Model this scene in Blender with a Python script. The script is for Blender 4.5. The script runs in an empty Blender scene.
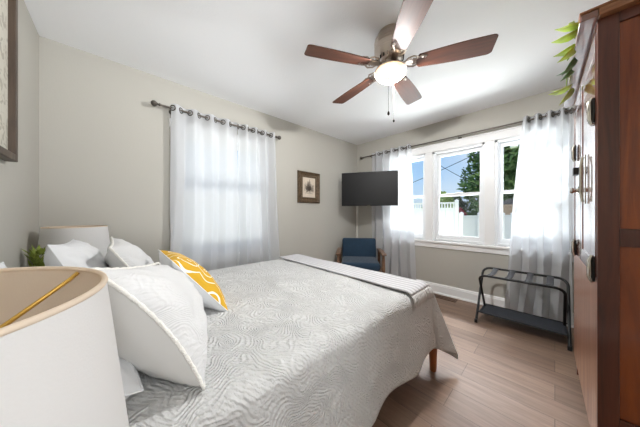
import bpy, math, random
from mathutils import Vector, Matrix, noise
random.seed(7)
PI = math.pi
S = bpy.context.scene
COL = S.collection

# ------------------------------------------------------------ camera, world, light
YAW = 47.0
cam_d = bpy.data.cameras.new('camera'); cam = bpy.data.objects.new('camera', cam_d); COL.objects.link(cam)
cam_d.sensor_width = 36; cam_d.lens = 36*219/640; cam_d.clip_start = 0.02; cam_d.clip_end = 300
cam.location = (0, 0, 1.14); cam.rotation_euler = (PI/2, 0, math.radians(YAW-90))
S.camera = cam
S.view_settings.view_transform = 'Standard'; S.view_settings.look = 'None'
S.view_settings.gamma = 1; S.view_settings.use_curve_mapping = False
S.view_settings.exposure = 0.16
try:
    S.cycles.max_bounces = 10; S.cycles.diffuse_bounces = 6; S.cycles.transparent_max_bounces = 12
    S.cycles.use_denoising = True; S.cycles.sample_clamp_indirect = 6
except Exception: pass

W = bpy.data.worlds.new('sky'); S.world = W; W.use_nodes = True
nt = W.node_tree; nt.nodes.clear()
def N(nt, t, **kw):
    n = nt.nodes.new(t)
    for k, v in kw.items():
        if k.startswith('i_'): n.inputs[k[2:].replace('_', ' ')].default_value = v
        else: setattr(n, k, v)
    return n
o = N(nt, 'ShaderNodeOutputWorld'); b = N(nt, 'ShaderNodeBackground'); tc = N(nt, 'ShaderNodeTexCoord')
sx = N(nt, 'ShaderNodeSeparateXYZ'); nt.links.new(tc.outputs['Generated'], sx.inputs[0])
cr = N(nt, 'ShaderNodeValToRGB'); nt.links.new(sx.outputs['Z'], cr.inputs[0])
cr.color_ramp.elements[0].position = 0.0; cr.color_ramp.elements[0].color = (.66, .78, .88, 1)
cr.color_ramp.elements[1].position = .55; cr.color_ramp.elements[1].color = (.16, .34, .74, 1)
e = cr.color_ramp.elements.new(.16); e.color = (.38, .60, .88, 1)
nz = N(nt, 'ShaderNodeTexNoise', i_Scale=3.5, i_Detail=6.0); nt.links.new(tc.outputs['Generated'], nz.inputs['Vector'])
c2 = N(nt, 'ShaderNodeValToRGB'); nt.links.new(nz.outputs[0], c2.inputs[0])
c2.color_ramp.elements[0].position = .52; c2.color_ramp.elements[1].position = .75; c2.color_ramp.elements[1].color = (.6, .6, .6, 1)
mx = N(nt, 'ShaderNodeMixRGB'); nt.links.new(c2.outputs[0], mx.inputs[0]); nt.links.new(cr.outputs[0], mx.inputs[1]); mx.inputs[2].default_value = (.85, .89, .93, 1)
nt.links.new(mx.outputs[0], b.inputs[0]); nt.links.new(b.outputs[0], o.inputs[0]); b.inputs[1].default_value = 1.0

def area(name, loc, target, sx, sy, power, col=(1, 1, 1)):
    d = bpy.data.lights.new(name, 'AREA'); d.shape = 'RECTANGLE'; d.size = sx; d.size_y = sy; d.energy = power; d.color = col
    o = bpy.data.objects.new(name, d); COL.objects.link(o); o.location = loc
    o.rotation_euler = (Vector(target)-Vector(loc)).to_track_quat('-Z', 'Y').to_euler(); return o
sd = bpy.data.lights.new('sun', 'SUN'); sd.energy = 2.7; sd.angle = .01; sd.color = (1, .95, .87)
so = bpy.data.objects.new('sun', sd); COL.objects.link(so)
so.rotation_euler = Vector((.52, .55, -.65)).to_track_quat('-Z', 'Y').to_euler()
PW = dict(w1=1700, w2=1000, s1=20, s2=220, h1=25, h2=34, f=245)
area('sky_light_window_wall', (4.95, .9, 4.2), (2.9, .9, .6), 3.4, 2.2, PW['w1'], (.92, .96, 1))
area('added_bounce_window_wall', (5.3, .9, -.45), (2.6, .9, 2.2), 5.5, 2.8, PW['w2'], (.94, .975, 1))  # unseen panel added below the sill to brighten the ceiling
area('sky_light_side_window', (.95, 4.6, 3.7), (.95, 2.2, .8), 2.4, 2.0, PW['s1'], (.95, .98, 1))
area('added_bounce_side_window', (.95, 4.5, -.45), (.95, 1.8, 2.2), 3.0, 2.4, PW['s2'], (1, .99, .97))  # second unseen panel, added as upward fill through the side window
h = area('added_upfill_hallway', (.25, -2.9, 1.0), (.75, 0, 2.25), .9, .7, PW['h1'], (.94, .97, 1)); h.data.spread = math.radians(75)  # added fill behind the camera, aimed up to bounce off the ceiling
area('added_fill_hallway', (.3, -1.9, 2.4), (.3, -1.6, .0), 1.0, 1.0, PW['h2'], (.96, .98, 1))  # made-up overhead source, added to fill the bedroom from behind

# ------------------------------------------------------------ materials
MATS = {}
def lin(c): return tuple(((x/255+.055)/1.055)**2.4 if x > 10 else x/255/12.92 for x in c) + (1,)
def mat(name, col, rough=.6, metal=0, bump=0, bscale=40, spec=.5, var=0, vscale=6, coat=0, emis=None, estr=0, coords='Object', sheen=0, detail=4):
    m = bpy.data.materials.new(name); m.use_nodes = True; t = m.node_tree; p = t.nodes['Principled BSDF']
    c = lin(col) if max(col) > 1 else tuple(col)+(1,)
    p.inputs['Base Color'].default_value = c; p.inputs['Roughness'].default_value = rough; p.inputs['Metallic'].default_value = metal
    p.inputs['Specular IOR Level'].default_value = spec; p.inputs['Coat Weight'].default_value = coat; p.inputs['Sheen Weight'].default_value = sheen
    tc = N(t, 'ShaderNodeTexCoord')
    if var:
        nz = N(t, 'ShaderNodeTexNoise', i_Scale=vscale, i_Detail=5.0); t.links.new(tc.outputs[coords], nz.inputs['Vector'])
        r = N(t, 'ShaderNodeValToRGB'); t.links.new(nz.outputs[0], r.inputs[0])
        r.color_ramp.elements[0].color = tuple(x*(1-var) for x in c[:3])+(1,); r.color_ramp.elements[1].color = tuple(min(1, x*(1+var)) for x in c[:3])+(1,)
        r.color_ramp.elements[0].position = .3; r.color_ramp.elements[1].position = .7
        t.links.new(r.outputs[0], p.inputs['Base Color'])
    if bump:
        nz = N(t, 'ShaderNodeTexNoise', i_Scale=bscale, i_Detail=float(detail)); t.links.new(tc.outputs[coords], nz.inputs['Vector'])
        bn = N(t, 'ShaderNodeBump', i_Strength=bump, i_Distance=.01); t.links.new(nz.outputs[0], bn.inputs['Height']); t.links.new(bn.outputs[0], p.inputs['Normal'])
    if emis: p.inputs['Emission Color'].default_value = lin(emis); p.inputs['Emission Strength'].default_value = estr
    MATS[name] = m; return m

def wood(name, c1, c2, rough=.4, axis='X', scale=7, stretch=14, bump=.05, coat=0, coords='Object'):
    m = bpy.data.materials.new(name); m.use_nodes = True; t = m.node_tree; p = t.nodes['Principled BSDF']
    p.inputs['Roughness'].default_value = rough; p.inputs['Coat Weight'].default_value = coat; p.inputs['Coat Roughness'].default_value = .12
    tc = N(t, 'ShaderNodeTexCoord'); mp = N(t, 'ShaderNodeMapping'); t.links.new(tc.outputs[coords], mp.inputs[0])
    sc = [stretch]*3; sc['XYZ'.index(axis)] = 1; mp.inputs['Scale'].default_value = sc
    nz = N(t, 'ShaderNodeTexNoise', i_Scale=scale/4, i_Detail=8.0, i_Roughness=.65, i_Distortion=.6); t.links.new(mp.outputs[0], nz.inputs['Vector'])
    r = N(t, 'ShaderNodeValToRGB'); t.links.new(nz.outputs[0], r.inputs[0])
    r.color_ramp.elements[0].color = lin(c1); r.color_ramp.elements[1].color = lin(c2)
    r.color_ramp.elements[0].position = .32; r.color_ramp.elements[1].position = .68
    t.links.new(r.outputs[0], p.inputs['Base Color'])
    bn = N(t, 'ShaderNodeBump', i_Strength=bump, i_Distance=.01); t.links.new(nz.outputs[0], bn.inputs['Height']); t.links.new(bn.outputs[0], p.inputs['Normal'])
    return m

M_wall = mat('wall_paint', (184, 181, 173), .75, bump=.06, bscale=120, spec=.25)
M_ceil = mat('ceiling_paint', (246, 247, 249), .85, bump=.12, bscale=90, spec=.2)
M_trim = mat('trim_paint', (240, 240, 240), .35, spec=.4)
M_vinyl = mat('window_vinyl', (238, 240, 242), .3)
M_black = mat('black_metal', (24, 24, 26), .42, metal=.3)
M_rod = mat('pewter_rod', (100, 94, 88), .4, metal=.8)
M_nickel = mat('brushed_nickel', (190, 178, 168), .28, metal=1, bump=.03, bscale=200)
M_chrome = mat('chrome_plate', (205, 200, 190), .14, metal=1)
M_darkhw = mat('aged_iron', (38, 35, 33), .35, metal=.7)
M_gold = mat('gold_metal', (214, 172, 84), .3, metal=.6)
M_navy = mat('navy_upholstery', (22, 50, 72), .85, bump=.3, bscale=260, var=.12, vscale=30, sheen=.2)
M_cotton = mat('white_cotton', (220, 221, 223), .85, bump=.15, bscale=14, spec=.2, sheen=.1, detail=3)
M_cottonB = mat('pillow_back_cotton', (212, 211, 208), .85, bump=.2, bscale=9, spec=.2, detail=2)
M_trimlace = mat('scalloped_trim', (240, 238, 232), .9, bump=.6, bscale=180)
M_matt = mat('mattress_ticking', (226, 224, 220), .9, bump=.1, bscale=80)
M_tvb = mat('tv_bezel', (12, 12, 13), .35)
M_tvs = mat('tv_screen', (15, 15, 17), .5, spec=.3)
M_mount = mat('mount_steel', (30, 30, 32), .5, metal=.4)
M_plate = mat('cable_cover_plastic', (225, 222, 214), .5)
M_rackf = mat('rack_fabric', (50, 53, 60), .9, bump=.2, bscale=300)
M_strap = mat('rack_webbing', (74, 74, 78), .85, bump=.2, bscale=400)
M_vent = mat('vent_bronze', (92, 70, 54), .45, metal=.3)
M_leaf = mat('pothos_leaf', (182, 206, 66), .4, var=.35, vscale=22, spec=.5)
M_leafd = mat('pothos_leaf_dark', (70, 120, 66), .4, var=.3, vscale=22)
M_stem = mat('pothos_stem', (110, 140, 50), .5)
M_pot = mat('terracotta_pot', (178, 138, 112), .7, var=.1, vscale=20)
M_soil = mat('soil', (50, 38, 28), .95)
M_fern = mat('artificial_greenery', (126, 140, 58), .6, var=.3, vscale=40)
M_ceramic = mat('ceramic_lamp_base', (215, 212, 206), .2)
M_grass = mat('grass', (96, 112, 56), .95, var=.3, vscale=1.2)
M_fence = mat('vinyl_fence', (238, 238, 236), .5)
M_fwood = mat('fence_wood', (176, 150, 122), .8, var=.15, vscale=6)
M_shed = mat('shed_siding', (188, 178, 160), .8)
M_shedr = mat('shed_roof', (88, 84, 84), .9)
M_bark = mat('bark', (78, 64, 50), .9, var=.2)
M_tree1 = mat('leaves_green', (96, 124, 62), .8, var=.45, vscale=.9)
M_tree2 = mat('leaves_light', (142, 166, 92), .8, var=.35, vscale=.8)
M_tree3 = mat('leaves_dark', (78, 104, 58), .8, var=.4, vscale=.9)
M_red = mat('leaves_red', (138, 50, 56), .8, var=.35, vscale=2)
M_pole = mat('weathered_pole', (110, 96, 84), .9)
M_insul = mat('white_insulator', (235, 235, 232), .4)
M_ply = mat('roof_board', (150, 145, 138), .9)

W_fan = wood('fan_walnut', (60, 31, 19), (94, 52, 34), .5, 'X', 8, 12, .03, 0)
W_cabdark = wood('cabinet_dark_stile', (62, 28, 18), (98, 48, 30), .32, 'Z', 7, 16, .06, .4)
W_cabred = wood('cabinet_red_panel', (94, 36, 10), (150, 74, 22), .28, 'Z', 6, 12, .05, .5)
W_crown = wood('cabinet_worn_crown', (84, 42, 24), (176, 122, 82), .5, 'Y', 9, 8, .2, 0)
W_chair = wood('chair_oak', (96, 70, 54), (134, 102, 80), .4, 'Y', 8, 12)
W_leg = wood('bed_leg_wood', (128, 70, 34), (164, 98, 54), .4, 'Z', 8, 10)
W_night = wood('nightstand_wood', (106, 72, 48), (140, 98, 66), .4, 'X', 8, 10)
W_frame = wood('picture_frame_brown', (58, 46, 38), (92, 76, 62), .45, 'Z', 8, 10)

def front_mat(name, c1, c2, rough, r2):
    m = wood(name, c1, c2, rough, 'Z', 7, 14, .03, 1.0)
    t = m.node_tree; p = t.nodes['Principled BSDF']; p.inputs['Coat Roughness'].default_value = r2
    p.inputs['Coat IOR'].default_value = 1.9
    return m
W_front = front_mat('cabinet_front_varnish', (84, 40, 24), (120, 66, 42), .3, .05)
W_frontlow = front_mat('cabinet_lower_front_varnish', (150, 96, 70), (196, 142, 112), .4, .22)

def cloth_mat(name, col, transp, transl, bscale=250):
    m = bpy.data.materials.new(name); m.use_nodes = True; t = m.node_tree; t.nodes.clear()
    out = N(t, 'ShaderNodeOutputMaterial'); d = N(t, 'ShaderNodeBsdfDiffuse'); tr = N(t, 'ShaderNodeBsdfTranslucent'); tp = N(t, 'ShaderNodeBsdfTransparent')
    d.inputs[0].default_value = lin(col); tr.inputs[0].default_value = lin(col)
    a = N(t, 'ShaderNodeMixShader'); a.inputs[0].default_value = transl; t.links.new(d.outputs[0], a.inputs[1]); t.links.new(tr.outputs[0], a.inputs[2])
    b = N(t, 'ShaderNodeMixShader'); b.inputs[0].default_value = transp; t.links.new(a.outputs[0], b.inputs[1]); t.links.new(tp.outputs[0], b.inputs[2])
    tc = N(t, 'ShaderNodeTexCoord'); nz = N(t, 'ShaderNodeTexNoise', i_Scale=bscale); t.links.new(tc.outputs['Object'], nz.inputs['Vector'])
    bn = N(t, 'ShaderNodeBump', i_Strength=.1, i_Distance=.003); t.links.new(nz.outputs[0], bn.inputs['Height']); t.links.new(bn.outputs[0], d.inputs['Normal'])
    t.links.new(b.outputs[0], out.inputs[0]); return m
M_sheer = cloth_mat('sheer_curtain', (219, 220, 222), .06, .45)
M_shade = cloth_mat('lamp_shade_linen', (226, 226, 226), .0, .25, 400)
M_shade_in = cloth_mat('lamp_shade_lining', (240, 226, 208), .0, .4, 400)

def glass_mat():
    m = bpy.data.materials.new('window_glass'); m.use_nodes = True; t = m.node_tree; t.nodes.clear()
    out = N(t, 'ShaderNodeOutputMaterial'); tp = N(t, 'ShaderNodeBsdfTransparent'); g = N(t, 'ShaderNodeBsdfGlossy'); g.inputs['Roughness'].default_value = .02
    fr = N(t, 'ShaderNodeFresnel'); fr.inputs[0].default_value = 1.2; ms = N(t, 'ShaderNodeMixShader')
    t.links.new(fr.outputs[0], ms.inputs[0]); t.links.new(tp.outputs[0], ms.inputs[1]); t.links.new(g.outputs[0], ms.inputs[2]); t.links.new(ms.outputs[0], out.inputs[0])
    tp.inputs[0].default_value = (.97, .98, .98, 1); return m
M_glass = glass_mat()
def screen_mat():
    m = bpy.data.materials.new('insect_screen'); m.use_nodes = True; t = m.node_tree; t.nodes.clear()
    out = N(t, 'ShaderNodeOutputMaterial'); tp = N(t, 'ShaderNodeBsdfTransparent'); d = N(t, 'ShaderNodeBsdfDiffuse'); d.inputs[0].default_value = (.12, .12, .12, 1)
    ms = N(t, 'ShaderNodeMixShader'); ms.inputs[0].default_value = .10
    t.links.new(tp.outputs[0], ms.inputs[1]); t.links.new(d.outputs[0], ms.inputs[2]); t.links.new(ms.outputs[0], out.inputs[0]); return m
M_screen = screen_mat()

def floor_mat():
    m = bpy.data.materials.new('oak_plank_floor'); m.use_nodes = True; t = m.node_tree; p = t.nodes['Principled BSDF']
    tc = N(t, 'ShaderNodeTexCoord'); mp = N(t, 'ShaderNodeMapping'); mp.inputs['Rotation'].default_value = (0, 0, PI/2)
    t.links.new(tc.outputs['Object'], mp.inputs[0])
    br = N(t, 'ShaderNodeTexBrick'); t.links.new(mp.outputs[0], br.inputs['Vector'])
    br.inputs['Scale'].default_value = 1; br.inputs['Brick Width'].default_value = 1.22; br.inputs['Row Height'].default_value = .178
    br.inputs['Mortar Size'].default_value = .0016; br.inputs['Mortar Smooth'].default_value = .3; br.offset = .37; br.inputs['Bias'].default_value = 0
    br.inputs['Color1'].default_value = lin((128, 104, 88)); br.inputs['Color2'].default_value = lin((150, 124, 106)); br.inputs['Mortar'].default_value = lin((86, 70, 60))
    m2 = N(t, 'ShaderNodeMapping'); m2.inputs['Scale'].default_value = (16, 1.4, 1); t.links.new(tc.outputs['Object'], m2.inputs[0])
    nz = N(t, 'ShaderNodeTexNoise', i_Scale=1.6, i_Detail=8.0, i_Roughness=.6, i_Distortion=1.2); t.links.new(m2.outputs[0], nz.inputs['Vector'])
    r = N(t, 'ShaderNodeValToRGB'); t.links.new(nz.outputs[0], r.inputs[0]); r.color_ramp.elements[0].color = (.74, .72, .70, 1); r.color_ramp.elements[1].color = (1.1, 1.1, 1.1, 1)
    r.color_ramp.elements[0].position = .32; r.color_ramp.elements[1].position = .66
    mu = N(t, 'ShaderNodeMixRGB', blend_type='MULTIPLY'); mu.inputs[0].default_value = 1; t.links.new(br.outputs[0], mu.inputs[1]); t.links.new(r.outputs[0], mu.inputs[2])
    t.links.new(mu.outputs[0], p.inputs['Base Color']); p.inputs['Roughness'].default_value = .45; p.inputs['Specular IOR Level'].default_value = .4
    bn = N(t, 'ShaderNodeBump', i_Strength=.25, i_Distance=.003); ad = N(t, 'ShaderNodeMath', operation='SUBTRACT'); t.links.new(nz.outputs[0], ad.inputs[0]); t.links.new(br.outputs['Fac'], ad.inputs[1])
    t.links.new(ad.outputs[0], bn.inputs['Height']); t.links.new(bn.outputs[0], p.inputs['Normal']); return m
M_floor = floor_mat()

def matelasse(name, col, cell=4.4, rings=64, strength=.75, stripes=True):
    """woven white coverlet: fans of concentric raised arcs over fine ribs"""
    m = bpy.data.materials.new(name); m.use_nodes = True; t = m.node_tree; p = t.nodes['Principled BSDF']
    p.inputs['Base Color'].default_value = lin(col); p.inputs['Roughness'].default_value = .85; p.inputs['Specular IOR Level'].default_value = .2
    uv = N(t, 'ShaderNodeUVMap'); uv.uv_map = 'cloth'
    nz = N(t, 'ShaderNodeTexNoise', i_Scale=4.0, i_Detail=2.0); t.links.new(uv.outputs[0], nz.inputs['Vector'])
    vm = N(t, 'ShaderNodeMixRGB'); vm.inputs[0].default_value = .30; t.links.new(uv.outputs[0], vm.inputs[1]); t.links.new(nz.outputs['Color'], vm.inputs[2])
    vo = N(t, 'ShaderNodeTexVoronoi', voronoi_dimensions='2D'); vo.inputs['Scale'].default_value = cell; vo.inputs['Randomness'].default_value = .8; t.links.new(vm.outputs[0], vo.inputs['Vector'])
    mu = N(t, 'ShaderNodeMath', operation='MULTIPLY'); mu.inputs[1].default_value = rings; t.links.new(vo.outputs['Distance'], mu.inputs[0])
    si = N(t, 'ShaderNodeMath', operation='SINE'); t.links.new(mu.outputs[0], si.inputs[0])
    pw = N(t, 'ShaderNodeMath', operation='POWER'); ab = N(t, 'ShaderNodeMath', operation='ABSOLUTE'); t.links.new(si.outputs[0], ab.inputs[0]); t.links.new(ab.outputs[0], pw.inputs[0]); pw.inputs[1].default_value = 3
    wv = N(t, 'ShaderNodeTexWave', wave_type='BANDS', bands_direction='DIAGONAL'); wv.inputs['Scale'].default_value = 34; wv.inputs['Distortion'].default_value = 5; wv.inputs['Detail Scale'].default_value = 2; t.links.new(uv.outputs[0], wv.inputs['Vector'])
    n2 = N(t, 'ShaderNodeTexNoise', i_Scale=38.0, i_Detail=4.0); t.links.new(uv.outputs[0], n2.inputs['Vector'])
    a = N(t, 'ShaderNodeMath', operation='MULTIPLY_ADD'); a.inputs[1].default_value = .45; t.links.new(wv.outputs['Fac'], a.inputs[0]); t.links.new(pw.outputs[0], a.inputs[2])
    a2 = N(t, 'ShaderNodeMath', operation='MULTIPLY_ADD'); a2.inputs[1].default_value = 2.6; t.links.new(n2.outputs[0], a2.inputs[0]); t.links.new(a.outputs[0], a2.inputs[2])
    bn = N(t, 'ShaderNodeBump', i_Strength=strength, i_Distance=.005); t.links.new(a2.outputs[0], bn.inputs['Height']); t.links.new(bn.outputs[0], p.inputs['Normal']); return m
M_quilt = matelasse('matelasse_coverlet', (204, 204, 203))
M_sham = matelasse('matelasse_sham', (216, 216, 216), 7, 80, .3)

def stripes_mat():
    m = bpy.data.materials.new('throw_weave'); m.use_nodes = True; t = m.node_tree; p = t.nodes['Principled BSDF']; p.inputs['Roughness'].default_value = .9
    uv = N(t, 'ShaderNodeUVMap'); uv.uv_map = 'cloth'; wv = N(t, 'ShaderNodeTexWave', wave_type='BANDS', bands_direction='X'); wv.inputs['Scale'].default_value = 7.5; t.links.new(uv.outputs[0], wv.inputs['Vector'])
    r = N(t, 'ShaderNodeValToRGB'); t.links.new(wv.outputs['Fac'], r.inputs[0]); r.color_ramp.elements[0].color = lin((176, 175, 177)); r.color_ramp.elements[1].color = lin((204, 203, 205)); r.color_ramp.elements[0].position = .2; r.color_ramp.elements[1].position = .5
    t.links.new(r.outputs[0], p.inputs['Base Color']); bn = N(t, 'ShaderNodeBump', i_Strength=.5, i_Distance=.004); t.links.new(wv.outputs['Fac'], bn.inputs['Height']); t.links.new(bn.outputs[0], p.inputs['Normal']); return m
M_throw = stripes_mat()
M_fringe = mat('throw_fringe', (206, 204, 202), .9)

def yellow_mat():
    m = bpy.data.materials.new('yellow_swirl_print'); m.use_nodes = True; t = m.node_tree; p = t.nodes['Principled BSDF']; p.inputs['Roughness'].default_value = .85
    uv = N(t, 'ShaderNodeUVMap'); uv.uv_map = 'cloth'
    vo = N(t, 'ShaderNodeTexVoronoi', voronoi_dimensions='2D'); vo.inputs['Scale'].default_value = 6.5; t.links.new(uv.outputs[0], vo.inputs['Vector'])
    mu = N(t, 'ShaderNodeMath', operation='MULTIPLY'); mu.inputs[1].default_value = 24; t.links.new(vo.outputs['Distance'], mu.inputs[0])
    si = N(t, 'ShaderNodeMath', operation='SINE'); t.links.new(mu.outputs[0], si.inputs[0])
    r = N(t, 'ShaderNodeValToRGB'); t.links.new(si.outputs[0], r.inputs[0]); r.color_ramp.elements[0].color = lin((206, 160, 30)); r.color_ramp.elements[1].color = lin((245, 242, 228))
    r.color_ramp.elements[0].position = .88; r.color_ramp.elements[1].position = .94
    t.links.new(r.outputs[0], p.inputs['Base Color']); return m
M_yellow = yellow_mat()

def print_mat(name, paper, ink, scale, thr):
    m = bpy.data.materials.new(name); m.use_nodes = True; t = m.node_tree; p = t.nodes['Principled BSDF']; p.inputs['Roughness'].default_value = .5
    tc = N(t, 'ShaderNodeTexCoord'); nz = N(t, 'ShaderNodeTexNoise', i_Scale=scale, i_Detail=6.0, i_Distortion=.8); t.links.new(tc.outputs['Object'], nz.inputs['Vector'])
    r = N(t, 'ShaderNodeValToRGB'); t.links.new(nz.outputs[0], r.inputs[0]); r.color_ramp.elements[0].color = lin(ink); r.color_ramp.elements[1].color = lin(paper)
    r.color_ramp.elements[0].position = thr-.08; r.color_ramp.elements[1].position = thr; t.links.new(r.outputs[0], p.inputs['Base Color']); return m
M_art = print_mat('script_print', (206, 202, 190), (172, 166, 152), 26, .48)
M_paper = mat('old_paper', (212, 198, 180), .7, var=.06, vscale=30)
M_ink = mat('etching_ink', (112, 100, 90), .8)
M_mat_board = mat('frame_liner', (120, 106, 84), .5)
M_ornate = mat('antique_gilt_frame', (98, 80, 60), .45, metal=.25, bump=.9, bscale=60, var=.35, vscale=40)
M_globe = mat('frosted_globe', (255, 240, 215), .4, emis=(255, 206, 135), estr=.95)
_t = M_globe.node_tree; _mx = N(_t, 'ShaderNodeMixShader', i_Fac=.33); _tp = N(_t, 'ShaderNodeBsdfTransparent'); _p = _t.nodes['Principled BSDF']; _o = _t.nodes['Material Output']
_t.links.new(_p.outputs[0], _mx.inputs[1]); _t.links.new(_tp.outputs[0], _mx.inputs[2]); _t.links.new(_mx.outputs[0], _o.inputs[0])

# ------------------------------------------------------------ geometry helpers
class MB:
    def __init__(s): s.v = []; s.f = []; s.uv = None
    def add(s, vs, fs, M=None):
        k = len(s.v); s.v += [tuple(M @ Vector(v)) if M else tuple(v) for v in vs]; s.f += [tuple(i+k for i in f) for f in fs]; return s
    def box(s, c, d, M=None):
        x, y, z = c; a, b_, c_ = d[0]/2, d[1]/2, d[2]/2
        vs = [(x+i*a, y+j*b_, z+k*c_) for i in (-1, 1) for j in (-1, 1) for k in (-1, 1)]
        return s.add(vs, [(0, 1, 3, 2), (4, 6, 7, 5), (0, 4, 5, 1), (2, 3, 7, 6), (0, 2, 6, 4), (1, 5, 7, 3)], M)
    def b2(s, p, q, M=None):
        return s.box([(p[i]+q[i])/2 for i in range(3)], [abs(q[i]-p[i]) for i in range(3)], M)
    def tube(s, pts, r, n=12, closed=False, M=None):
        pts = [Vector(p) for p in pts]; m = len(pts); rr = r if isinstance(r, (list, tuple)) else [r]*m
        vs = []; fs = []; up = None
        for i, p in enumerate(pts):
            a = pts[(i-1) % m] if (closed or i) else p; b_ = pts[(i+1) % m] if (closed or i < m-1) else p
            t = (b_-a).normalized()
            if up is None: up = Vector((0, 0, 1)) if abs(t.z) < .9 else Vector((1, 0, 0))
            u = (up - t*up.dot(t)).normalized(); w = t.cross(u); up = u
            for k in range(n):
                an = 2*PI*k/n; vs.append(p+(u*math.cos(an)+w*math.sin(an))*rr[i])
        for i in range(m if closed else m-1):
            for k in range(n):
                a = i*n+k; b_ = i*n+(k+1) % n; c = ((i+1) % m)*n+(k+1) % n; d = ((i+1) % m)*n+k; fs.append((a, b_, c, d))
        if not closed: fs.append(tuple(range(n-1, -1, -1))); fs.append(tuple((m-1)*n+k for k in range(n)))
        return s.add(vs, fs, M)
    def lathe(s, prof, c=(0, 0, 0), n=32, M=None):
        vs = []; fs = []; m = len(prof)
        for r, z in prof:
            for k in range(n): an = 2*PI*k/n; vs.append((c[0]+r*math.cos(an), c[1]+r*math.sin(an), c[2]+z))
        for i in range(m-1):
            for k in range(n): fs.append((i*n+k, i*n+(k+1) % n, (i+1)*n+(k+1) % n, (i+1)*n+k))
        if prof[0][0] > 1e-5: fs.append(tuple(range(n-1, -1, -1)))
        if prof[-1][0] > 1e-5: fs.append(tuple((m-1)*n+k for k in range(n)))
        return s.add(vs, fs, M)
    def prism(s, poly, z0, z1, M=None):
        n = len(poly); vs = [(x, y, z0) for x, y in poly]+[(x, y, z1) for x, y in poly]
        fs = [tuple(range(n-1, -1, -1)), tuple(range(n, 2*n))]+[(i, (i+1) % n, n+(i+1) % n, n+i) for i in range(n)]
        return s.add(vs, fs, M)
    def grid(s, fn, nu, nv, uvfn=None, M=None):
        k0 = len(s.v); vs = [fn(i/nu, j/nv) for j in range(nv+1) for i in range(nu+1)]
        fs = [(j*(nu+1)+i, j*(nu+1)+i+1, (j+1)*(nu+1)+i+1, (j+1)*(nu+1)+i) for j in range(nv) for i in range(nu)]
        s.add(vs, fs, M)
        if uvfn:
            if s.uv is None: s.uv = {}
            for j in range(nv+1):
                for i in range(nu+1): s.uv[k0+j*(nu+1)+i] = uvfn(i/nu, j/nv)
        return s
    def build(s, name, m, parent=None, smooth=False, bevel=0, seg=2, sub=0, solid=0, loc=None):
        me = bpy.data.meshes.new(name); 
        vv = [tuple(a-b_ for a, b_ in zip(v, loc)) for v in s.v] if loc else s.v
        me.from_pydata(vv, [], s.f); me.update()
        if s.uv:
            ul = me.uv_layers.new(name='cloth')
            for l in me.loops: ul.data[l.index].uv = s.uv.get(l.vertex_index, (0, 0))
        import bmesh
        bm = bmesh.new(); bm.from_mesh(me); bmesh.ops.recalc_face_normals(bm, faces=bm.faces) if not s.uv else None; bm.to_mesh(me); bm.free()
        o = bpy.data.objects.new(name, me); COL.objects.link(o)
        for mm in (m if isinstance(m, (list, tuple)) else [m]): me.materials.append(mm)
        if loc: o.location = loc
        if smooth is True:
            for p in me.polygons: p.use_smooth = True
        elif smooth:
            for p in me.polygons: p.use_smooth = True
            me.set_sharp_from_angle(angle=math.radians(smooth))
        if solid: md = o.modifiers.new('solid', 'SOLIDIFY'); md.thickness = solid; md.offset = 0
        if bevel: md = o.modifiers.new('bevel', 'BEVEL'); md.width = bevel; md.segments = seg; md.limit_method = 'ANGLE'; md.harden_normals = False
        if sub: md = o.modifiers.new('sub', 'SUBSURF'); md.levels = sub; md.render_levels = sub
        if parent: o.parent = parent
        return o
def thing(name, label, cat, loc=(0, 0, 0), rz=0, group=None):
    o = bpy.data.objects.new(name, None); COL.objects.link(o); o.location = loc; o.rotation_euler = (0, 0, rz); o.empty_display_size = .1
    return tag(o, label, cat, group)
def tag(o, label=None, cat=None, group=None, kind=None):
    if label: o['label'] = label
    if cat: o['category'] = cat
    if group: o['group'] = group
    if kind: o['kind'] = kind
    return o
def struct(o): o['kind'] = 'structure'; return o
def ring(c, r, n=24, ax='Z'):
    if ax == 'Z': return [(c[0]+r*math.cos(2*PI*k/n), c[1]+r*math.sin(2*PI*k/n), c[2]) for k in range(n)]
    if ax == 'X': return [(c[0], c[1]+r*math.cos(2*PI*k/n), c[2]+r*math.sin(2*PI*k/n)) for k in range(n)]
    return [(c[0]+r*math.cos(2*PI*k/n), c[1], c[2]+r*math.sin(2*PI*k/n)) for k in range(n)]
def arc(c, r, a0, a1, n, ax='XZ'):
    out = []
    for k in range(n+1):
        a = math.radians(a0+(a1-a0)*k/n); p = list(c); i, j = 'XYZ'.index(ax[0]), 'XYZ'.index(ax[1]); p[i] += r*math.cos(a); p[j] += r*math.sin(a); out.append(tuple(p))
    return out

# ------------------------------------------------------------ room shell
X0, X1, Y0, Y1, H = -.41, 3.36, -.74, 2.57, 2.44
T = .14
DX0, DX1, DH = -.34, .62, 2.06         # doorway behind the camera
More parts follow.
